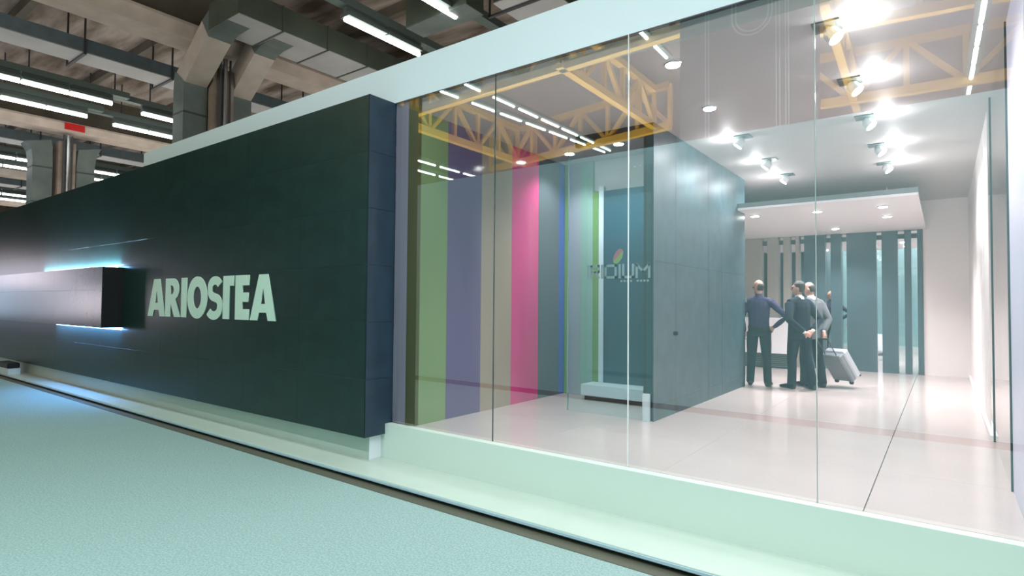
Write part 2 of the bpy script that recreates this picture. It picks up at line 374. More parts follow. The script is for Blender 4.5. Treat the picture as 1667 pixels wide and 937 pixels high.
half1 = [ov[(i + 3) % 24] for i in range(13)]; half2 = [ov[(i + 15) % 24] for i in range(13)]
o = poly_solid('oval_half', [half1], 0.002, mat('oval_red', (0.42, 0.16, 0.18), 0.5), lg); o['label'] = 'red half of oval emblem'
o = poly_solid('oval_half', [half2], 0.002, mat('oval_green', (0.25, 0.42, 0.12), 0.5), lg); o['label'] = 'green half of oval emblem'

# ---- reception counter with louvre base
ct = thing('reception_counter', 'white reception counter with dark louvred base behind the standing men', 'counter')
box('counter_body', 0.5, 2.29, 8.60, 9.0, 0.30, 1.03, mat('counter_white', (0.92, 0.90, 0.93), 0.35), ct, bev=0.006)
bb = box('base_box', 0.5, 2.25, 8.66, 9.0, 0.0, 0.30, dsteel, ct)
for k in range(7): box('louvre', 0.5, 2.25, 8.615, 8.66, 0.03 + k * 0.038, 0.045 + k * 0.038, mat('louvre_grey', (0.12, 0.16, 0.17), 0.4), bb)
for x_ in (0.5, 1.1, 1.7, 2.25): box('upright', x_ - 0.008, x_ + 0.008, 8.61, 8.66, 0.0, 0.30, dsteel, ct)

# ---- facade glass
gl = struct('window_1', 'frameless facade glazing of the booth between fascia and plinth')
jx = [0.02, 1.392, 2.751, 4.087, 5.44, 6.9]
for i in range(5):
    bm = bmesh.new()
    v = [bm.verts.new(p) for p in ((jx[i] + 0.006, 0, 0.0), (jx[i + 1] - 0.006, 0, 0.0), (jx[i + 1] - 0.006, 0, 3.44), (jx[i] + 0.006, 0, 3.44))]
    bm.faces.new(v)
    link('pane', mesh_from(bm, 'pane'), glass, gl)
for i, m_ in ((1, gedge_d), (2, gedge_l), (3, gedge), (4, gedge)):
    box('pane_joint', jx[i] - 0.003, jx[i] + 0.003, -0.006, 0.006, 0.0, 3.44, m_, gl)

# ---- spotlights of the booth
def spot(x, y, side, z, label, power, flat=False):
    t = thing('ceiling_spotlight', label, 'spotlight', (x, y, z), 'spotlights on the booth ceiling')
    if flat:
        bm = bmesh.new(); ring_tube(bm, [(0, 0, 0), (0, 0, -0.012)], [0.075, 0.07], 18); hd_ = link('trim_ring', mesh_from(bm, 'trim_ring'), steel, t)
        bm = bmesh.new(); ring_tube(bm, [(0, 0, -0.012), (0, 0, -0.018)], [0.062, 0.058], 18); link('lens', mesh_from(bm, 'lens'), lampglow, hd_)
        d = Vector((0, 0, -1)); p0 = Vector((0, 0, -0.03))
    else:
        box('base_plate', -0.09, 0.09, -0.09, 0.09, -0.012, 0.0, mat('spot_grey', (0.12, 0.15, 0.14), 0.4), t)
        d = Vector((0.62 * side, -0.12, -0.78)).normalized()
        s0 = Vector((0, 0, -0.035)); p0 = s0 + d * 0.12
        bm = bmesh.new(); ring_tube(bm, [(0, 0, -0.012), s0, s0 + d * 0.02], [0.018, 0.018, 0.018], 10); link('bracket', mesh_from(bm, 'bracket'), steel, t)
        bm = bmesh.new(); ring_tube(bm, [s0, s0 + d * 0.03, s0 + d * 0.10], [0.030, 0.052, 0.058], 16); hd_ = link('lamp_head', mesh_from(bm, 'lamp_head'), mat('lamp_white', (0.8, 0.8, 0.8), 0.4), t)
        bm = bmesh.new(); ring_tube(bm, [s0 + d * 0.10, s0 + d * 0.106], [0.054, 0.050], 16); link('lens', mesh_from(bm, 'lens'), lampglow, hd_)
        pl = bpy.data.lights.new('spill', 'POINT'); pl.energy = power * 0.09; pl.shadow_soft_size = 0.03; pl.color = (0.97, 0.97, 1.0)
        po = bpy.data.objects.new('spill', pl); C.objects.link(po); po.parent = t; po.location = p0 + d * 0.03 + Vector((0.09 * side, 0, 0.06))
    l = bpy.data.lights.new('beam', 'SPOT'); l.energy = power; l.spot_size = math.radians(125); l.spot_blend = 0.8; l.shadow_soft_size = 0.05; l.color = (1, 0.96, 0.98)
    lo = bpy.data.objects.new('beam', l); C.objects.link(lo); lo.parent = t; lo.location = p0 + d * 0.02
    lo.rotation_euler = (d * 1.0 + Vector((0, 0, -0.6))).to_track_quat('-Z', 'Y').to_euler()
ords = ['nearest', 'second', 'third', 'fourth', 'farthest']
for k, y in enumerate((0.43, 1.69, 2.93, 4.26, 5.4)):
    spot(2.85 + (0.1 if k == 0 else 0), y, -1, CH, '%s spotlight from the glass in the left ceiling row' % ords[k], 75, flat=k < 2)
    spot(4.10, y, 1, CH, '%s spotlight from the glass in the right ceiling row' % ords[k], 95)
spot(0.75, 2.41, -1, CH, 'spotlight near the pink panel of the striped wall', 70, True)
spot(1.5, 2.35, 0, CH, 'added downlight brightening the dark cabin behind its glass front', 120, True)  # added lamp, put in to brighten the cabin niche
for (x, y, lb) in ((2.28, 5.75, 'front left downlight in the lowered raft'), (3.19, 5.8, 'front middle downlight in the lowered raft'), (4.05, 5.83, 'front right downlight in the lowered raft'), (4.03, 6.96, 'second right downlight in the lowered raft'), (3.12, 8.2, 'rear downlight in the raft near the slats')):
    spot(x, y, 0, 2.755, lb, 190, True)

# ================================================================ PEOPLE
skin = mat('skin', (0.50, 0.27, 0.20), 0.5); hairm = mat('hair_dark', (0.025, 0.02, 0.02), 0.6); hairg = mat('hair_grey', (0.09, 0.08, 0.08), 0.7)
shoe = mat('shoe_black', (0.008, 0.009, 0.012), 0.25)
def remeshed(parts, name, voxel, mats, smooth=4):
    """parts: list of (points, radii, material index). Union of swept tubes -> one continuous surface"""
    bm = bmesh.new(); 
    for (pts, rads, mi) in parts:
        b2 = bmesh.new(); 
        P = [Vector(p) for p in pts]; Rr = list(rads)
        ring_tube(b2, P, Rr, 14)
        me0 = mesh_from(b2, 'tmp'); bm.from_mesh(me0); bpy.data.meshes.remove(me0)
    me = bpy.data.meshes.new(name); bm.to_mesh(me); bm.free()
    o = bpy.data.objects.new(name, me); C.objects.link(o)
    r = o.modifiers.new('r', 'REMESH'); r.mode = 'VOXEL'; r.voxel_size = voxel
    s = o.modifiers.new('s', 'SMOOTH'); s.factor = 0.5; s.iterations = smooth
    out = bpy.data.meshes.new_from_object(o.evaluated_get(bpy.context.evaluated_depsgraph_get()))
    C.objects.unlink(o); bpy.data.objects.remove(o)
    out.materials.clear()
    for m_ in mats: out.materials.append(m_)
    # label faces by the nearest limb segment
    segs = []
    for (pts, rads, mi) in parts:
        for i in range(len(pts) - 1):
            r0 = rads[i] if not isinstance(rads[i], tuple) else sum(rads[i]) / 2
            r1 = rads[i + 1] if not isinstance(rads[i + 1], tuple) else sum(rads[i + 1]) / 2
            segs.append((Vector(pts[i]), Vector(pts[i + 1]), r0, r1, mi))
    for p in out.polygons:
        c = p.center; best = 9; bi = 0
        for a, b, r0, r1, mi in segs:
            ab = b - a; t_ = max(0, min(1, (c - a).dot(ab) / max(ab.length_squared, 1e-9)))
            d = (c - a - ab * t_).length - (r0 + (r1 - r0) * t_)
            if d < best: best = d; bi = mi
        p.material_index = bi; p.use_smooth = True
    return out
def hand_parts(wr, fw, up, curl, side):
    """wr wrist, fw direction of the fingers, up = back of the hand normal; side +-1 thumb side"""
    wr = Vector(wr); fw = Vector(fw).normalized(); up = Vector(up); up = (up - fw * up.dot(fw)).normalized(); sd = fw.cross(up) * side
    P = [([wr, wr + fw * 0.03, wr + fw * 0.085], [(0.026), (0.034), (0.036)], 1)]
    for k, ln in enumerate((0.070, 0.078, 0.073, 0.058)):
        b = wr + fw * 0.085 + sd * (0.030 - 0.020 * k)
        d1 = (fw * math.cos(curl) - up * math.sin(curl)); d2 = (fw * math.cos(curl * 2) - up * math.sin(curl * 2)); d3 = (fw * math.cos(curl * 2.6) - up * math.sin(curl * 2.6))
        p1 = b + d1 * ln * 0.45; p2 = p1 + d2 * ln * 0.32; p3 = p2 + d3 * ln * 0.23
        P.append(([b - fw * 0.02, b, p1, p2, p3], [0.010, 0.0098, 0.009, 0.0082, 0.006], 1))
    tb = wr + fw * 0.03 + sd * 0.03
    P.append(([tb - fw * .015, tb, tb + (fw * .6 + sd * .7 - up * .2).normalized() * 0.035, tb + (fw * .9 + sd * .6 - up * .45).normalized() * 0.062], [0.014, 0.0125, 0.011, 0.008], 1))
    return P
def make_man(label, loc, heading, top, pants, arms, head_yaw, head_pitch, hair, bald, jacket=None, shirt_collar=None, step=0.0, lean=0.0, scale=1.0, belt=None, feet=None):
    """local frame: +x = the man's right, +y = ahead, z up"""
    root = thing('person', label, 'person', loc, rz=math.atan2(-heading[0], heading[1])); root.scale = (scale,) * 3
    # materials: 0 shirt, 1 skin, 2 trousers, 3 shoes, 4 hair
    P = []
    hx = 0.095
    f1, f2 = feet or ((0.13, 0.02), (-0.13, -0.02))
    # torso
    P.append(([(0, 0.0, 0.90), (0, 0.0, 0.98), (0, -0.005, 1.08), (0, 0.0, 1.20), (0, 0.005, 1.32), (0, 0.0, 1.42), (0, -0.005, 1.465)],
              [(0.150, 0.105), (0.165, 0.118), (0.162, 0.120), (0.170, 0.122), (0.180, 0.122), (0.165, 0.095), (0.09, 0.07)], 0))
    P.append(([(0.0, -0.02, 0.84), (0, -0.01, 0.92), (0, 0, 0.985)], [(0.150, 0.11), (0.170, 0.122), (0.166, 0.118)], 2))
    P.append(([(0.0, -0.03, 1.40), (0, -0.01, 1.48), (0, 0.02, 1.56)], [0.062, 0.055, 0.052], 1))
    P.append(([(-0.17, 0, 1.405), (0, -0.005, 1.44), (0.17, 0, 1.405)], [0.062, 0.075, 0.062], 0))
    for s, ft in ((1, f1), (-1, f2)):
        hip = (s * hx, 0, 0.90); knee = ((s * hx + ft[0]) / 2, ft[1] * 0.5 + 0.02, 0.49); ank = (ft[0], ft[1] - 0.02, 0.10)
        mid = tuple((hip[i] * .5 + knee[i] * .5) for i in range(3))
        P.append(([hip, mid, knee, tuple(knee[i] * .5 + ank[i] * .5 + (0, -0.01, 0)[i] for i in range(3)), (ank[0], ank[1], 0.06)], [(0.098, 0.105), (0.088, 0.095), (0.072, 0.078), (0.066, 0.072), (0.062, 0.078)], 2))
        yaw = s * 0.18; dx, dy = math.sin(yaw), math.cos(yaw)
        P.append(([(ft[0] - dx * 0.07, ft[1] - 0.02 - dy * 0.06, 0.045), (ft[0], ft[1], 0.050), (ft[0] + dx * 0.10, ft[1] + dy * 0.10, 0.042), (ft[0] + dx * 0.20, ft[1] + dy * 0.20, 0.030)],
                  [(0.036, 0.042), (0.044, 0.048), (0.046, 0.040), (0.030, 0.026)], 3))
    for s, (el, wr, fw, up, curl) in zip((1, -1), arms):
        sh = (s * 0.185, 0, 1.40)
        m1 = tuple(sh[i] * .5 + el[i] * .5 for i in range(3)); m2 = tuple(el[i] * .5 + wr[i] * .5 for i in range(3))
        e = Vector(el); wv = Vector(wr)
        P.append(([sh, m1, el, m2, tuple(e + (wv - e) * 0.93)], [0.064, 0.056, 0.046, 0.043, 0.034], 0))
        P.append(([tuple(e + (wv - e) * 0.85), wr], [0.027, 0.025], 1))
        P += hand_parts(wr, fw, up, curl, -s)
    # head
    Rh = Matrix.Translation((0, 0.015, 1.585)) @ Matrix.Rotation(head_yaw, 4, 'Z') @ Matrix.Rotation(head_pitch, 4, 'X')
    def hp(p): return tuple(Rh @ Vector(p))
    up_ = []
    P.append(([hp((0, 0.005, -0.035)), hp((0, 0.012, 0.0)), hp((0, 0.010, 0.045)), hp((0, 0.0, 0.09)), hp((0, -0.008, 0.135)), hp((0, -0.012, 0.165)), hp((0, -0.012, 0.182))],
              [(0.040, 0.050), (0.058, 0.075), (0.068, 0.090), (0.074, 0.098), (0.070, 0.090), (0.050, 0.064), (0.020, 0.026)], 1))
    P.append(([hp((0, 0.06, -0.03)), hp((0, 0.075, -0.012))], [(0.028, 0.020), (0.028, 0.022)], 1))      # chin
    P.append(([hp((0, 0.085, 0.075)), hp((0, 0.108, 0.042)), hp((0, 0.100, 0.034))], [0.010, 0.015, 0.012], 1))  # nose
    P.append(([hp((-0.022, 0.083, 0.008)), hp((0, 0.092, 0.009)), hp((0.022, 0.083, 0.008))], [0.006, 0.009, 0.006], 1))  # mouth
    P.append(([hp((-0.045, 0.080, 0.088)), hp((0, 0.092, 0.090)), hp((0.045, 0.080, 0.088))], [0.009, 0.011, 0.009], 1))  # brow
    for s in (-1, 1):
        P.append(([hp((s * 0.070, -0.005, 0.030)), hp((s * 0.080, -0.012, 0.055)), hp((s * 0.076, -0.008, 0.075))], [0.008, 0.013, 0.010], 1))
    me = remeshed(P, 'body', 0.0085, [top, skin, pants, shoe, hairm])
    body = link('body', me, None, root)
    # hair cap from the head shape
    Hh = []
    if bald:
        Hh.append(([hp((0, -0.020, 0.005)), hp((0, -0.022, 0.05)), hp((0, -0.026, 0.095)), hp((0, -0.030, 0.125))], [(0.058, 0.066), (0.073, 0.084), (0.079, 0.086), (0.066, 0.070)], 0))
    else:
        Hh.append(([hp((0, -0.022, 0.005)), hp((0, -0.022, 0.05)), hp((0, -0.016, 0.095)), hp((0, -0.010, 0.14)), hp((0, -0.010, 0.180)), hp((0, -0.010, 0.196))], [(0.058, 0.066), (0.074, 0.086), (0.082, 0.098), (0.078, 0.096), (0.050, 0.065), (0.02, 0.03)], 0))
    link('hair', remeshed(Hh, 'hair', 0.008, [hair], 3), None, root)
    for s in (-1, 1):
        bm = bmesh.new(); bmesh.ops.create_uvsphere(bm, u_segments=10, v_segments=8, radius=0.011, matrix=Matrix.Translation(hp((s * 0.030, 0.086, 0.068))))
        link('eye', mesh_from(bm, 'eye'), mat('eye_dark', (0.03, 0.02, 0.02), 0.2), body)
    if jacket:
        J = [([(0, -0.02, 0.80), (0, -0.01, 0.92), (0, 0, 1.08), (0, 0.0, 1.22), (0, 0.0, 1.34), (0, -0.01, 1.43), (0, -0.02, 1.475)],
              [(0.205, 0.150), (0.200, 0.148), (0.182, 0.140), (0.192, 0.142), (0.202, 0.140), (0.18, 0.112), (0.085, 0.075)], 0)]
        J.append(([(-0.19, 0, 1.40), (0, -0.01, 1.45), (0.19, 0, 1.40)], [0.074, 0.085, 0.074], 0))
        for s, (el, wr, fw, up, curl) in zip((1, -1), arms):
            sh = (s * 0.19, 0, 1.395); e = Vector(el); wv = Vector(wr)
            J.append(([sh, tuple((Vector(sh) + e) / 2), el, tuple((e + wv) / 2), tuple(e + (wv - e) * 0.90)], [0.076, 0.068, 0.058, 0.053, 0.046], 0))
        link('jacket', remeshed(J, 'jacket', 0.010, [jacket], 5), None, root)
        bm = bmesh.new(); ring_tube(bm, [(0, -0.03, 1.455), (0, -0.015, 1.505)], [(0.066, 0.066), (0.060, 0.060)], 16); link('collar', mesh_from(bm, 'collar'), mat('shirt_white', (0.8, 0.8, 0.82), 0.6), root)
    if belt:
        bm = bmesh.new(); ring_tube(bm, [(0, -0.002, 0.965), (0, -0.002, 1.0)], [(0.172, 0.124), (0.172, 0.124)], 20, cap=False); link('belt', mesh_from(bm, 'belt'), black, root)
    return root
navy = mat('navy_shirt', (0.035, 0.032, 0.085), 0.8, spec=0.2); dark_t = mat('dark_trousers', (0.012, 0.022, 0.030), 0.85, spec=0.2)
suit = mat('navy_suit', (0.008, 0.014, 0.028), 0.8, spec=0.2); suit_g = mat('grey_suit', (0.11, 0.12, 0.13), 0.8, spec=0.2)
V = Vector
make_man('man in dark purple shirt standing beside the cabin, hand on hip', (2.38, 5.56, 0), (-0.12, 1.0), navy, dark_t,
         [((0.43, -0.10, 1.16), (0.235, -0.02, 0.985), (-0.75, 0.5, -0.35), (0.3, -0.9, 0.3), 0.25), ((-0.27, 0.03, 1.13), (-0.24, 0.14, 0.90), (0.0, 0.15, -1), (-1, 0, 0), 0.25)],
         0.95, -0.05, hairm, True, belt=True, scale=0.955, feet=((0.14, -0.01), (-0.14, 0.05)))
make_man('man in navy suit with hands clasped behind his back', (2.96, 5.60, 0), (-0.80, 0.60), mat('shirt_white', (0.8, 0.8, 0.82), 0.6), suit,
         [((0.30, -0.12, 1.13), (0.09, -0.19, 0.955), (-0.8, -0.05, -0.25), (0, -1, 0), 0.35), ((-0.30, -0.12, 1.13), (-0.07, -0.20, 0.93), (0.8, -0.05, -0.35), (0, -1, 0), 0.35)],
         0.6, 0.05, hairm, False, jacket=suit, scale=0.94, feet=((0.16, -0.10), (-0.12, 0.06)))
make_man('balding man in grey jacket gripping the suitcase handle', (3.06, 6.02, 0), (-0.75, 0.66), mat('shirt_white', (0.8, 0.8, 0.82), 0.6), suit,
         [((0.24, -0.12, 1.13), (0.08, -0.19, 0.93), (-0.1, -0.35, -0.85), (0.5, -0.6, 0.3), 0.75), ((-0.27, 0.05, 1.13), (-0.20, 0.16, 0.92), (0.2, 0.3, -0.9), (-1, 0, 0), 0.3)],
         0.5, -0.30, hairm, True, jacket=suit_g, scale=0.94, feet=((0.13, -0.08), (-0.12, 0.05)))

# ---- trolley suitcase, tilted, held by the third man
def suitcase(wheel, hand):
    wv, hv = Vector(wheel), Vector(hand); ax = (hv - wv).normalized()
    sd = Vector((-ax.y, ax.x, 0)).normalized(); nn = sd.cross(ax).normalized()
    if nn.z < 0: nn = -nn; sd = -sd
    R = Matrix((sd, ax, nn)).transposed().to_4x4(); R.translation = wv
    t = thing('trolley_suitcase', 'silver trolley suitcase tilted on its wheels behind the men', 'suitcase', (0, 0, 0)); t.matrix_world = R
    m_ = mat('case_silver', (0.55, 0.60, 0.66), 0.35, metal=0.3); dmm = mat('case_grey', (0.20, 0.22, 0.24), 0.5)
    box('shell', -0.18, 0.18, 0.04, 0.54, 0.02, 0.13, m_, t, bev=0.02); box('back_shell', -0.18, 0.18, 0.04, 0.54, -0.09, 0.018, dmm, t, bev=0.02)
    for k in range(4): box('rib', -0.13 + k * 0.075, -0.10 + k * 0.075, 0.07, 0.51, 0.128, 0.136, m_, t)
    for s in (-1, 1):
        o = tube('wheel', [(s * 0.13 - 0.015, 0.03, -0.07), (s * 0.13 + 0.015, 0.03, -0.07)], 0.035, black, t, 14)
        L_ = (hv - wv).length; tube('handle_rod', [(s * 0.10, 0.50, -0.05), (s * 0.10, L_, -0.05)], 0.008, dsteel, t)
        tube('foot', [(s * 0.15, 0.045, 0.12), (s * 0.15, 0.015, 0.12)], 0.014, black, t)
    tube('grip', [(-0.115, L_, -0.05), (0.115, L_, -0.05)], 0.014, black, t)
    return t
suitcase((3.52, 6.35, 0.115), (3.25, 5.93, 0.80))

# ================================================================ HALL
conc = mat('concrete', (0.36, 0.29, 0.24), 0.85, col2=(0.22, 0.17, 0.13), vscale=1.3, bump=0.3, bscale=20)
conc_l = mat('concrete_light', (0.50, 0.42, 0.36), 0.85, var=0.12, vscale=1.5)
deckm = mat('deck_stained', (0.42, 0.36, 0.32), 0.9, col2=(0.10, 0.070, 0.045), vscale=0.9, stretch=(0.35, 1.7, 1))
web = mat('web_dark', (0.12, 0.105, 0.08), 0.85, var=0.2, vscale=1)
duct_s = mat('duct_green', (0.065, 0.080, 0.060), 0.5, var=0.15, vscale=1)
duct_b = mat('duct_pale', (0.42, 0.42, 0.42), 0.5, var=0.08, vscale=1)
duct_blue = mat('duct_blue_grey', (0.13, 0.17, 0.19), 0.5, var=0.1)
duct_t = mat('duct_trunk', (0.12, 0.15, 0.14), 0.45, var=0.15, vscale=1.5)
redm = mat('red_sign', (0.65, 0.01, 0.01), 0.5)
rf = struct('ceiling_2', 'stained concrete roof deck of the exhibition hall')
box('deck', -95, 30, -8, 60, 10.9, 11.2, deckm, rf)
box('deck', -95, 30, -42, -8, 10.9, 11.2, mat('deck_brown', (0.13, 0.10, 0.09), 0.9, var=0.15, vscale=1), rf)
for k in range(-2, 14):      # joists running across the bays
    box('joist', -95, 30, k * 3.6 + 1.0, k * 3.6 + 1.22, 10.55, 10.9, web, rf)
names = ['nearest', 'second', 'third', 'fourth', 'fifth']
for k in range(5):
    X = -13.45 - 14.3 * k
    t = thing('roof_beam', '%s concrete roof beam from the white fascia, running into the hall' % names[k], 'beam', (X, 0, 9), 'concrete roof beams')
    bm = bmesh.new()
    prof = [(-0.55, 0.0), (0.45, 0.0), (0.75, 0.28), (0.75, 0.36), (-0.75, 0.36), (-0.75, 0.28)]
    vs = [[bm.verts.new((p[0], y, p[1])) for p in prof] for y in (-7, 58)]
    for i in range(6): bm.faces.new((vs[0][i], vs[0][(i + 1) % 6], vs[1][(i + 1) % 6], vs[1][i]))
    bm.faces.new(vs[0]); bm.faces.new(vs[1][::-1]); link('flange', mesh_from(bm, 'flange'), conc_l, t)
    box('web', -0.30, 0.30, -7, 58, 0.36, 1.9, web, t)
    for j, Y in enumerate((4.77, 24.95, 44.95)):
        c = thing('hall_column', 'concrete column %s under the %s roof beam' % (('nearest the aisle', 'further back', 'farthest back')[j], names[k]), 'column', (X - 0.3, Y, CZ), 'concrete hall columns')
        for a in (-1, 1): box('shaft', a * 0.24 - 0.19, a * 0.24 + 0.19, -0.33, 0.33, 0, 9.0, conc, c)
        box('shaft_web', -0.06, 0.06, -0.28, 0.28, 0, 9.0, web, c)
        if j == 0:
            for dy, r in ((-0.15, 0.05), (0.0, 0.07), (0.16, 0.035)): tube('pipe', [(0.52, dy, 0), (0.52, dy, 9.3)], r, dsteel if dy else steel, c)
def sweep_rect(bm, frames):
    rings = []
    for (p, a, b) in frames:      # centre, half-axis a, half-axis b
        p, a, b = Vector(p), Vector(a), Vector(b)
        rings.append([bm.verts.new(p + a * s + b * t_) for s, t_ in ((-1, -1), (1, -1), (1, 1), (-1, 1))])
    for r0, r1 in zip(rings[:-1], rings[1:]):
        for k in range(4): bm.faces.new((r0[k], r0[(k + 1) % 4], r1[(k + 1) % 4], r1[k]))
    bm.faces.new(rings[0][::-1]); bm.faces.new(rings[-1])
def branch_duct(label, X0, dxm):
    """run along Y with two branches bending down to trunks beside a column"""
    t = thing('air_duct', label, 'duct', (dxm, 0, 0), 'sheet metal ducts around the columns')
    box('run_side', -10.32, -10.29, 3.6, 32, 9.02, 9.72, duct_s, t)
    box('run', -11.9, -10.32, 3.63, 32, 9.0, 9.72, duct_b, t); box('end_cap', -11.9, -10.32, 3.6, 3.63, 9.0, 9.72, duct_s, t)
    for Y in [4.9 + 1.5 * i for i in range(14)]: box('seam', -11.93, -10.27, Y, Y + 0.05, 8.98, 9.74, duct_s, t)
    for i, (ya, yb) in enumerate(((3.62, 4.28), (5.0, 5.66))):
        yc = (ya + yb) / 2; hy = (yb - ya) / 2; yc2 = yc + (0.1 if i == 0 else 0.15)
        bm = bmesh.new()
        fr = []
        # centre line: from the run (x=-11.2, z=9.36), curve to a slanting leg, then vertical
        for (x_, z_, nx, nz2) in ((-10.9, 9.36, 0.0, 0.36), (-11.5, 9.34, -0.04, 0.36), (-11.85, 9.24, -0.14, 0.32), (-12.15, 9.10, -0.20, 0.28)):
            fr.append(((x_, yc, z_), (0, hy, 0), (nx, 0, nz2)))
        sweep_rect(bm, fr); o = link('elbow', mesh_from(bm, 'elbow'), duct_t, t)
        bm = bmesh.new(); sweep_rect(bm, [((-12.15, yc, 9.10), (0, hy, 0), (-0.20, 0, 0.28)), ((-13.88, yc2, 8.10), (0, hy, 0), (-0.28, 0, 0.20))]); link('slanted_leg', mesh_from(bm, 'slanted_leg'), conc_l if False else mat('duct_leg_lit', (0.46, 0.40, 0.35), 0.5, var=0.08, vscale=2), t)  # leg paler than the trunk: light on its slope put into the colour
        bm = bmesh.new(); sweep_rect(bm, [((-13.88, yc2, 8.14), (0, hy * 1.06, 0), (-0.31, 0, 0.22)), ((-13.92, yc2, 7.85), (0, hy * 1.06, 0), (-0.34, 0, 0.0)), ((-13.92, yc2, CZ), (0, hy * 1.06, 0), (-0.34, 0, 0))]); link('trunk', mesh_from(bm, 'trunk'), duct_t, t)
        for z_ in (7.0, 5.6, 4.2): box('seam', -14.28, -13.56, yc2 - hy * 1.08, yc2 + hy * 1.08, z_, z_ + 0.05, dsteel, t)
    return t
branch_duct('big branching air duct bending down beside the nearest column', 0, 0)
t = thing('air_duct', 'pair of grey air duct trunks rising either side of second column', 'duct', (-28.2, 4.8, CZ))
for (yc, fl_side) in ((3.92, -1), (5.55, 1)):
    bm = bmesh.new(); sweep_rect(bm, [((0, yc - 4.8, 0), (0.42, 0, 0), (0, 0.36, 0)), ((0, yc - 4.8, 8.0), (0.42, 0, 0), (0, 0.36, 0)), ((0, yc - 4.8 + 0.04 * fl_side, 8.5), (0.42, 0, 0), (0, 0.38, 0.05)), ((0, yc - 4.8 + 0.16 * fl_side, 8.9), (0.42, 0, 0), (0, 0.46, 0.12))])
    tk = link('trunk', mesh_from(bm, 'trunk'), duct_t, t)
    for z_ in (4.5, 6.1, 7.7): box('seam', -0.44, 0.44, yc - 4.8 - 0.38, yc - 4.8 + 0.38, z_, z_ + 0.05, dsteel, tk)
sg = thing('hall_sign', 'small blank red sign on the second column', 'sign', (-26.93, 4.83, 9.15))
box('panel', 0.0, 0.05, -0.38, 0.38, -0.15, 0.15, redm, sg); box('bracket', -0.25, 0.0, -0.05, 0.05, 0.11, 0.15, dsteel, sg)
def straight_duct(label, x0, x1, y0, y1, z0, z1, msd, mbt, group='straight ducts under the roof deck'):
    t = thing('ventilation_duct', label, 'duct', (0, 0, 0), group)
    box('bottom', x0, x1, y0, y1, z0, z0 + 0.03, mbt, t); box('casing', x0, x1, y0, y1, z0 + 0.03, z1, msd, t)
    Y = y0 + 0.4
    if y1 - y0 > 4:
        while Y < y1:
            box('hanger_bar', x0 - 0.5, x1 + 0.05, Y, Y + 0.08, z0 - 0.06, z0, dsteel, t)
            box('hanger_rod', x1 + 0.02, x1 + 0.06, Y, Y + 0.05, z0, 10.9, dsteel, t); box('hanger_rod', x0 - 0.48, x0 - 0.44, Y, Y + 0.05, z0 - 0.05, 10.9, dsteel, t)
            Y += 2.55
    return t
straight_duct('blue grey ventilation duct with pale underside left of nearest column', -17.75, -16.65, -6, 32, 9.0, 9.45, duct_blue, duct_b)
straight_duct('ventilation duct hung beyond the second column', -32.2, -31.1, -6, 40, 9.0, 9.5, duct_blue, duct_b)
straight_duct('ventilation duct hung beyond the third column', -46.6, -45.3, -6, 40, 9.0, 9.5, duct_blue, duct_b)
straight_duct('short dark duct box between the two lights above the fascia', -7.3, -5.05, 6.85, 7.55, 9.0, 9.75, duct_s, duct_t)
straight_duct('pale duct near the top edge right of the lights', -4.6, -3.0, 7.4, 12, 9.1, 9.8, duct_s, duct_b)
# fluorescent fixtures
fx = bmesh.new(); bx(fx, -0.14, 0.14, 0.02, 1.55, 0.06, 0.14); bx(fx, -0.05, 0.05, 0.02, 1.58, 0.14, 0.26); fxm = mesh_from(fx, 'housing'); fxm.materials.append(housing)
ft_ = bmesh.new(); ring_tube(ft_, [(0, 0.06, 0.015), (0, 1.34, 0.015)], [0.05, 0.05], 8); ftm = mesh_from(ft_, 'tube'); ftm.materials.append(tubeglow)
fl_ = bmesh.new(); ring_tube(fl_, [(0, 0.03, 0.015), (0, 1.57, 0.015)], [0.055, 0.055], 8); flm = mesh_from(fl_, 'tube'); flm.materials.append(tubeglow)
fr_ = bmesh.new(); bx(fr_, -0.03, 0.03, -0.0, 0.05, 0.0, 0.12); frm = mesh_from(fr_, 'rod'); frm.materials.append(dsteel)
ordn = ['first', 'second', 'third', 'fourth', 'fifth', 'sixth', 'seventh', 'eighth', 'ninth', 'tenth', 'eleventh', 'twelfth', 'thirteenth', 'fourteenth']
def light_row(desc, a, b, n, z=9.0, s=1.0, w_=1.0):
    a, b = Vector((*a, z)), Vector((*b, z)); d = (b - a); L_ = d.length / n; ang = math.atan2(-d.x, d.y)
    for i in range(n):
        t = thing('fluorescent_light', '%s fluorescent light of %s' % (ordn[i], desc), 'light', a + d * (i / n), 'fluorescent lights: ' + desc, rz=ang)
        t.scale = (w_, L_ / 1.6, w_)
        link('housing', fxm, None, t); link('tube', flm if w_ == 1.35 else ftm, None, t)
        o = link('rod', frm, None, t, (0, 0.2, 0.14))
def rail(desc, x, y0, y1, z=9.351):
    o = box('light_rail', x - 0.16, x + 0.16, y0, y1, z, z + 0.22, housing); tag(o, 'dark rail carrying ' + desc, 'rail')
    yy = y0 + 0.3
    while yy < y1:
        box('hanger_rod', x - 0.02, x + 0.02, yy, yy + 0.04, z + 0.22, 10.905, dsteel, o); yy += 4.0
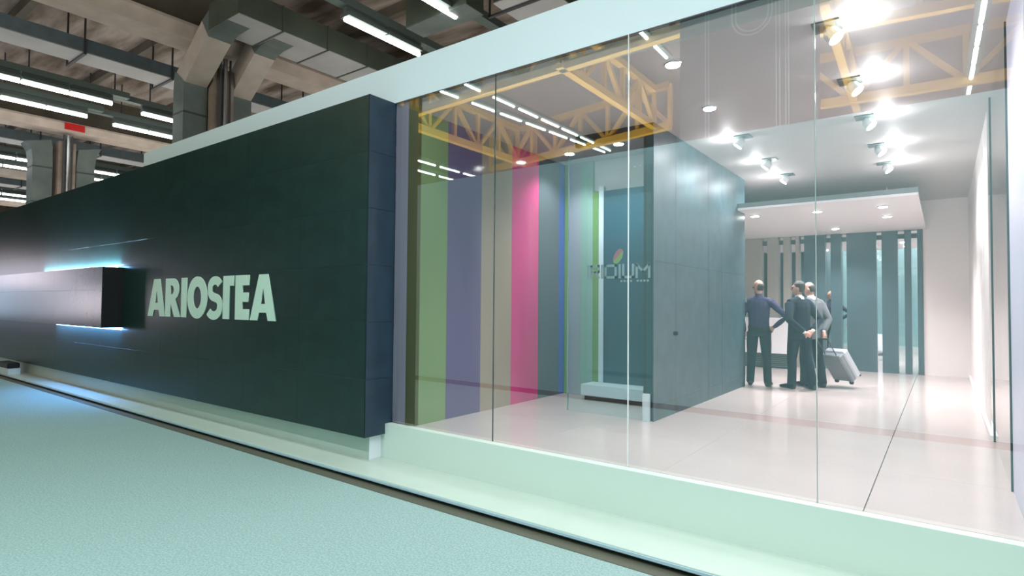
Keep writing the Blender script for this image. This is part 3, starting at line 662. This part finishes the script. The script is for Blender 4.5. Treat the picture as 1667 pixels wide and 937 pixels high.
for desc, x, y0, n, ga in (('the row right above the white fascia', -5.74, 4.4, 2, 0), ('the row above the fascia beside the big duct', -8.28, 5.5, 2, 0), ('the row left of the blue grey duct', -21.4, 0.2, 3, 0), ('the same row behind the red sign', -21.75, 5.6, 3, 0),
                           ('the second row left of the grey duct', -24.1, 0.2, 3, 0), ('the second row nearer the column', -24.47, 5.5, 4, 0), ('the row beyond the second column', -36, 0, 8, 0), ('the far row beyond the second column', -38.6, 0, 8, 0),
                           ('the row beyond the third column', -50.2, 0, 8, 0), ('the far row beyond the third column', -53, 0, 8, 0)):
    light_row(desc, (x, y0), (x, y0 + n * (1.42 if n < 5 else 2.4)), n, w_=1.35)
    rail(desc, x, y0 - 4 if n > 2 else y0 - 1.4, y0 + n * 1.5 + (0.3 if desc == 'the row left of the blue grey duct' or desc[:10] == 'the second' else 8), 9.351)
wl = box('wall_far', -95, -94.8, -42, 60, CZ, 11, mat('far_wall', (0.20, 0.20, 0.20), 0.9)); tag(wl, 'distant grey end wall of the hall', 'wall', kind='structure')
wl = box('wall_rear', -95, 30, 59.8, 60, CZ, 11, MATS['far_wall']); tag(wl, 'distant grey rear wall of the hall', 'wall', kind='structure')

# ---- behind the camera: seen mirrored in the glass front
opw = thing('opposite_booth', 'white front of the booth across the aisle, mirrored in the glass', 'booth')
box('front_wall', -5.6, 13, -5.15, -4.9, -0.335, 3.93, mat('opposite_white', (0.58, 0.80, 0.82), 0.6), opw)
box('base_recess', -5.6, 13, -5.15, -4.93, CZ, -0.335, brown_d, opw)
yel = mat('truss_yellow', (0.66, 0.38, 0.05), 0.5); 
def truss(label, a, b, dep, bays, wd=0.22):
    t = thing('roof_truss', label, 'truss', (0, 0, 0), 'yellow steel roof trusses')
    a, b = Vector(a), Vector(b); u = Vector((0, 0, dep))
    bar('chord', a, b, wd, wd, yel, t); bar('chord', a + u, b + u, wd, wd, yel, t)
    for i in range(bays + 1):
        p = a.lerp(b, i / bays); bar('post', p, p + u, wd * 0.6, wd * 0.6, yel, t)
        if i < bays:
            q = a.lerp(b, (i + 1) / bays); bar('diagonal', (p if i % 2 else p + u), ((q + u) if i % 2 else q), wd * 0.6, wd * 0.6, yel, t)
truss('yellow truss mirrored across the top left of the glass', (-12.4, -12.1, 9), (0.5, -11.4, 9), 1.7, 7, 0.26)
truss('yellow truss mirrored running away above the cabin', (-5.1, -11.4, 9), (-5.2, -19.3, 9), 1.6, 5, 0.26)
truss('yellow truss mirrored behind the green and purple panels', (-13.7, -12.5, 9), (-13.7, -22.6, 9), 1.8, 6, 0.3)
truss('yellow truss mirrored just above the cabin roof', (-16, -21.5, 9), (-4.6, -19.6, 9), 1.8, 7, 0.3)
truss('yellow truss mirrored at upper right over the ceiling spots', (0.4, -20.4, 9), (10.5, -20.9, 9), 1.8, 6, 0.3)
truss('nearer yellow truss mirrored at the top right corner', (1.2, -14.6, 9.4), (10.5, -15.9, 9.4), 1.6, 6, 0.26)
truss('slanting yellow truss mirrored left of the bright lamps', (2.4, -12.0, 9), (2.1, -22.0, 9), 1.2, 6, 0.24)
light_row('the left mirrored row over the glass', (-9.9, -10.9), (-8.95, -22.2), 7, w_=0.95)
light_row('the right mirrored row over the glass', (-8.72, -10.9), (-8.6, -22.1), 7, w_=0.95)
light_row('the far upper mirrored row behind the purple panel', (-18.06, -17.4), (-18.07, -23.4), 3, w_=1.1)
light_row('the far lower mirrored row behind the purple panel', (-19.75, -19.2), (-19.9, -25.0), 3, w_=1.1)
light_row('the short mirrored row beside the near ceiling lamp', (-2.06, -10.7), (-2.13, -13.2), 2, w_=1.0)
light_row('the mirrored row at the top right corner', (5.66, -14.4), (5.54, -22.6), 5, w_=1.25)
light_row('the mirrored row at the right image edge', (6.9, -13.0), (6.8, -19.6), 4, w_=1.25)
bn = thing('hanging_banner', 'plain grey brown hanging panel with looped white tube, mirrored in the glass', 'banner', (0, 0, 0))
box('panel', 0.53, 3.02, -7.3, -7.05, 3.2, 9.2, mat('banner_grey', (0.20, 0.165, 0.16), 0.7), bn)
wt = mat('tube_white', (0.8, 0.8, 0.8), 0.4)
for x_ in (1.05, 1.11, 2.34, 2.40, 2.50, 2.55): tube('seam_tube', [(x_, -7.04, 3.2), (x_, -7.04, 9.0)], 0.010, wt, bn, 6)
for rr in (0.29, 0.36): tube('loop_tube', [(1.92 - rr, -7.03, 8.8), (1.92 - rr, -7.03, 6.72)] + [(1.92 - rr * math.cos(a), -7.03, 6.72 - rr * 1.0 * math.sin(a)) for a in [math.pi * i / 12 for i in range(1, 12)]] + [(1.92 + rr, -7.03, 6.72), (1.92 + rr, -7.03, 8.8)], 0.014, wt, bn, 6)

# ---- lit fronts of the booths further down the aisle (mirrored, blurred, in the dark tiles)
far = thing('lit_booth_front', 'far booth front with pinkish lit panels across the aisle, mirrored in dark tiles', 'booth')
box('front_wall', -60, -17.5, -5.2, -4.95, CZ, 3.4, mat('far_booth_grey', (0.16, 0.22, 0.32), 0.6), far)
for k, (a, b, z0, z1, c_, e_) in enumerate(((-20.6, -18.2, 0.7, 1.7, (1.0, 0.86, 0.95), 5.5), (-25.5, -21.6, 0.6, 2.9, (0.80, 0.85, 1.0), 1.2), (-29.5, -26.3, 1.9, 3.1, (1.0, 0.80, 0.86), 6), (-37, -30.5, 0.5, 3.0, (0.55, 0.75, 1.0), 2.0), (-50, -38, 0.5, 3.0, (0.62, 0.74, 1.0), 1.8))):
    box('lit_panel', a, b, -4.95, -4.90, z0, z1, mat('lit_panel_%d' % k, c_, 0.5, emit=e_ * 1.5), far)
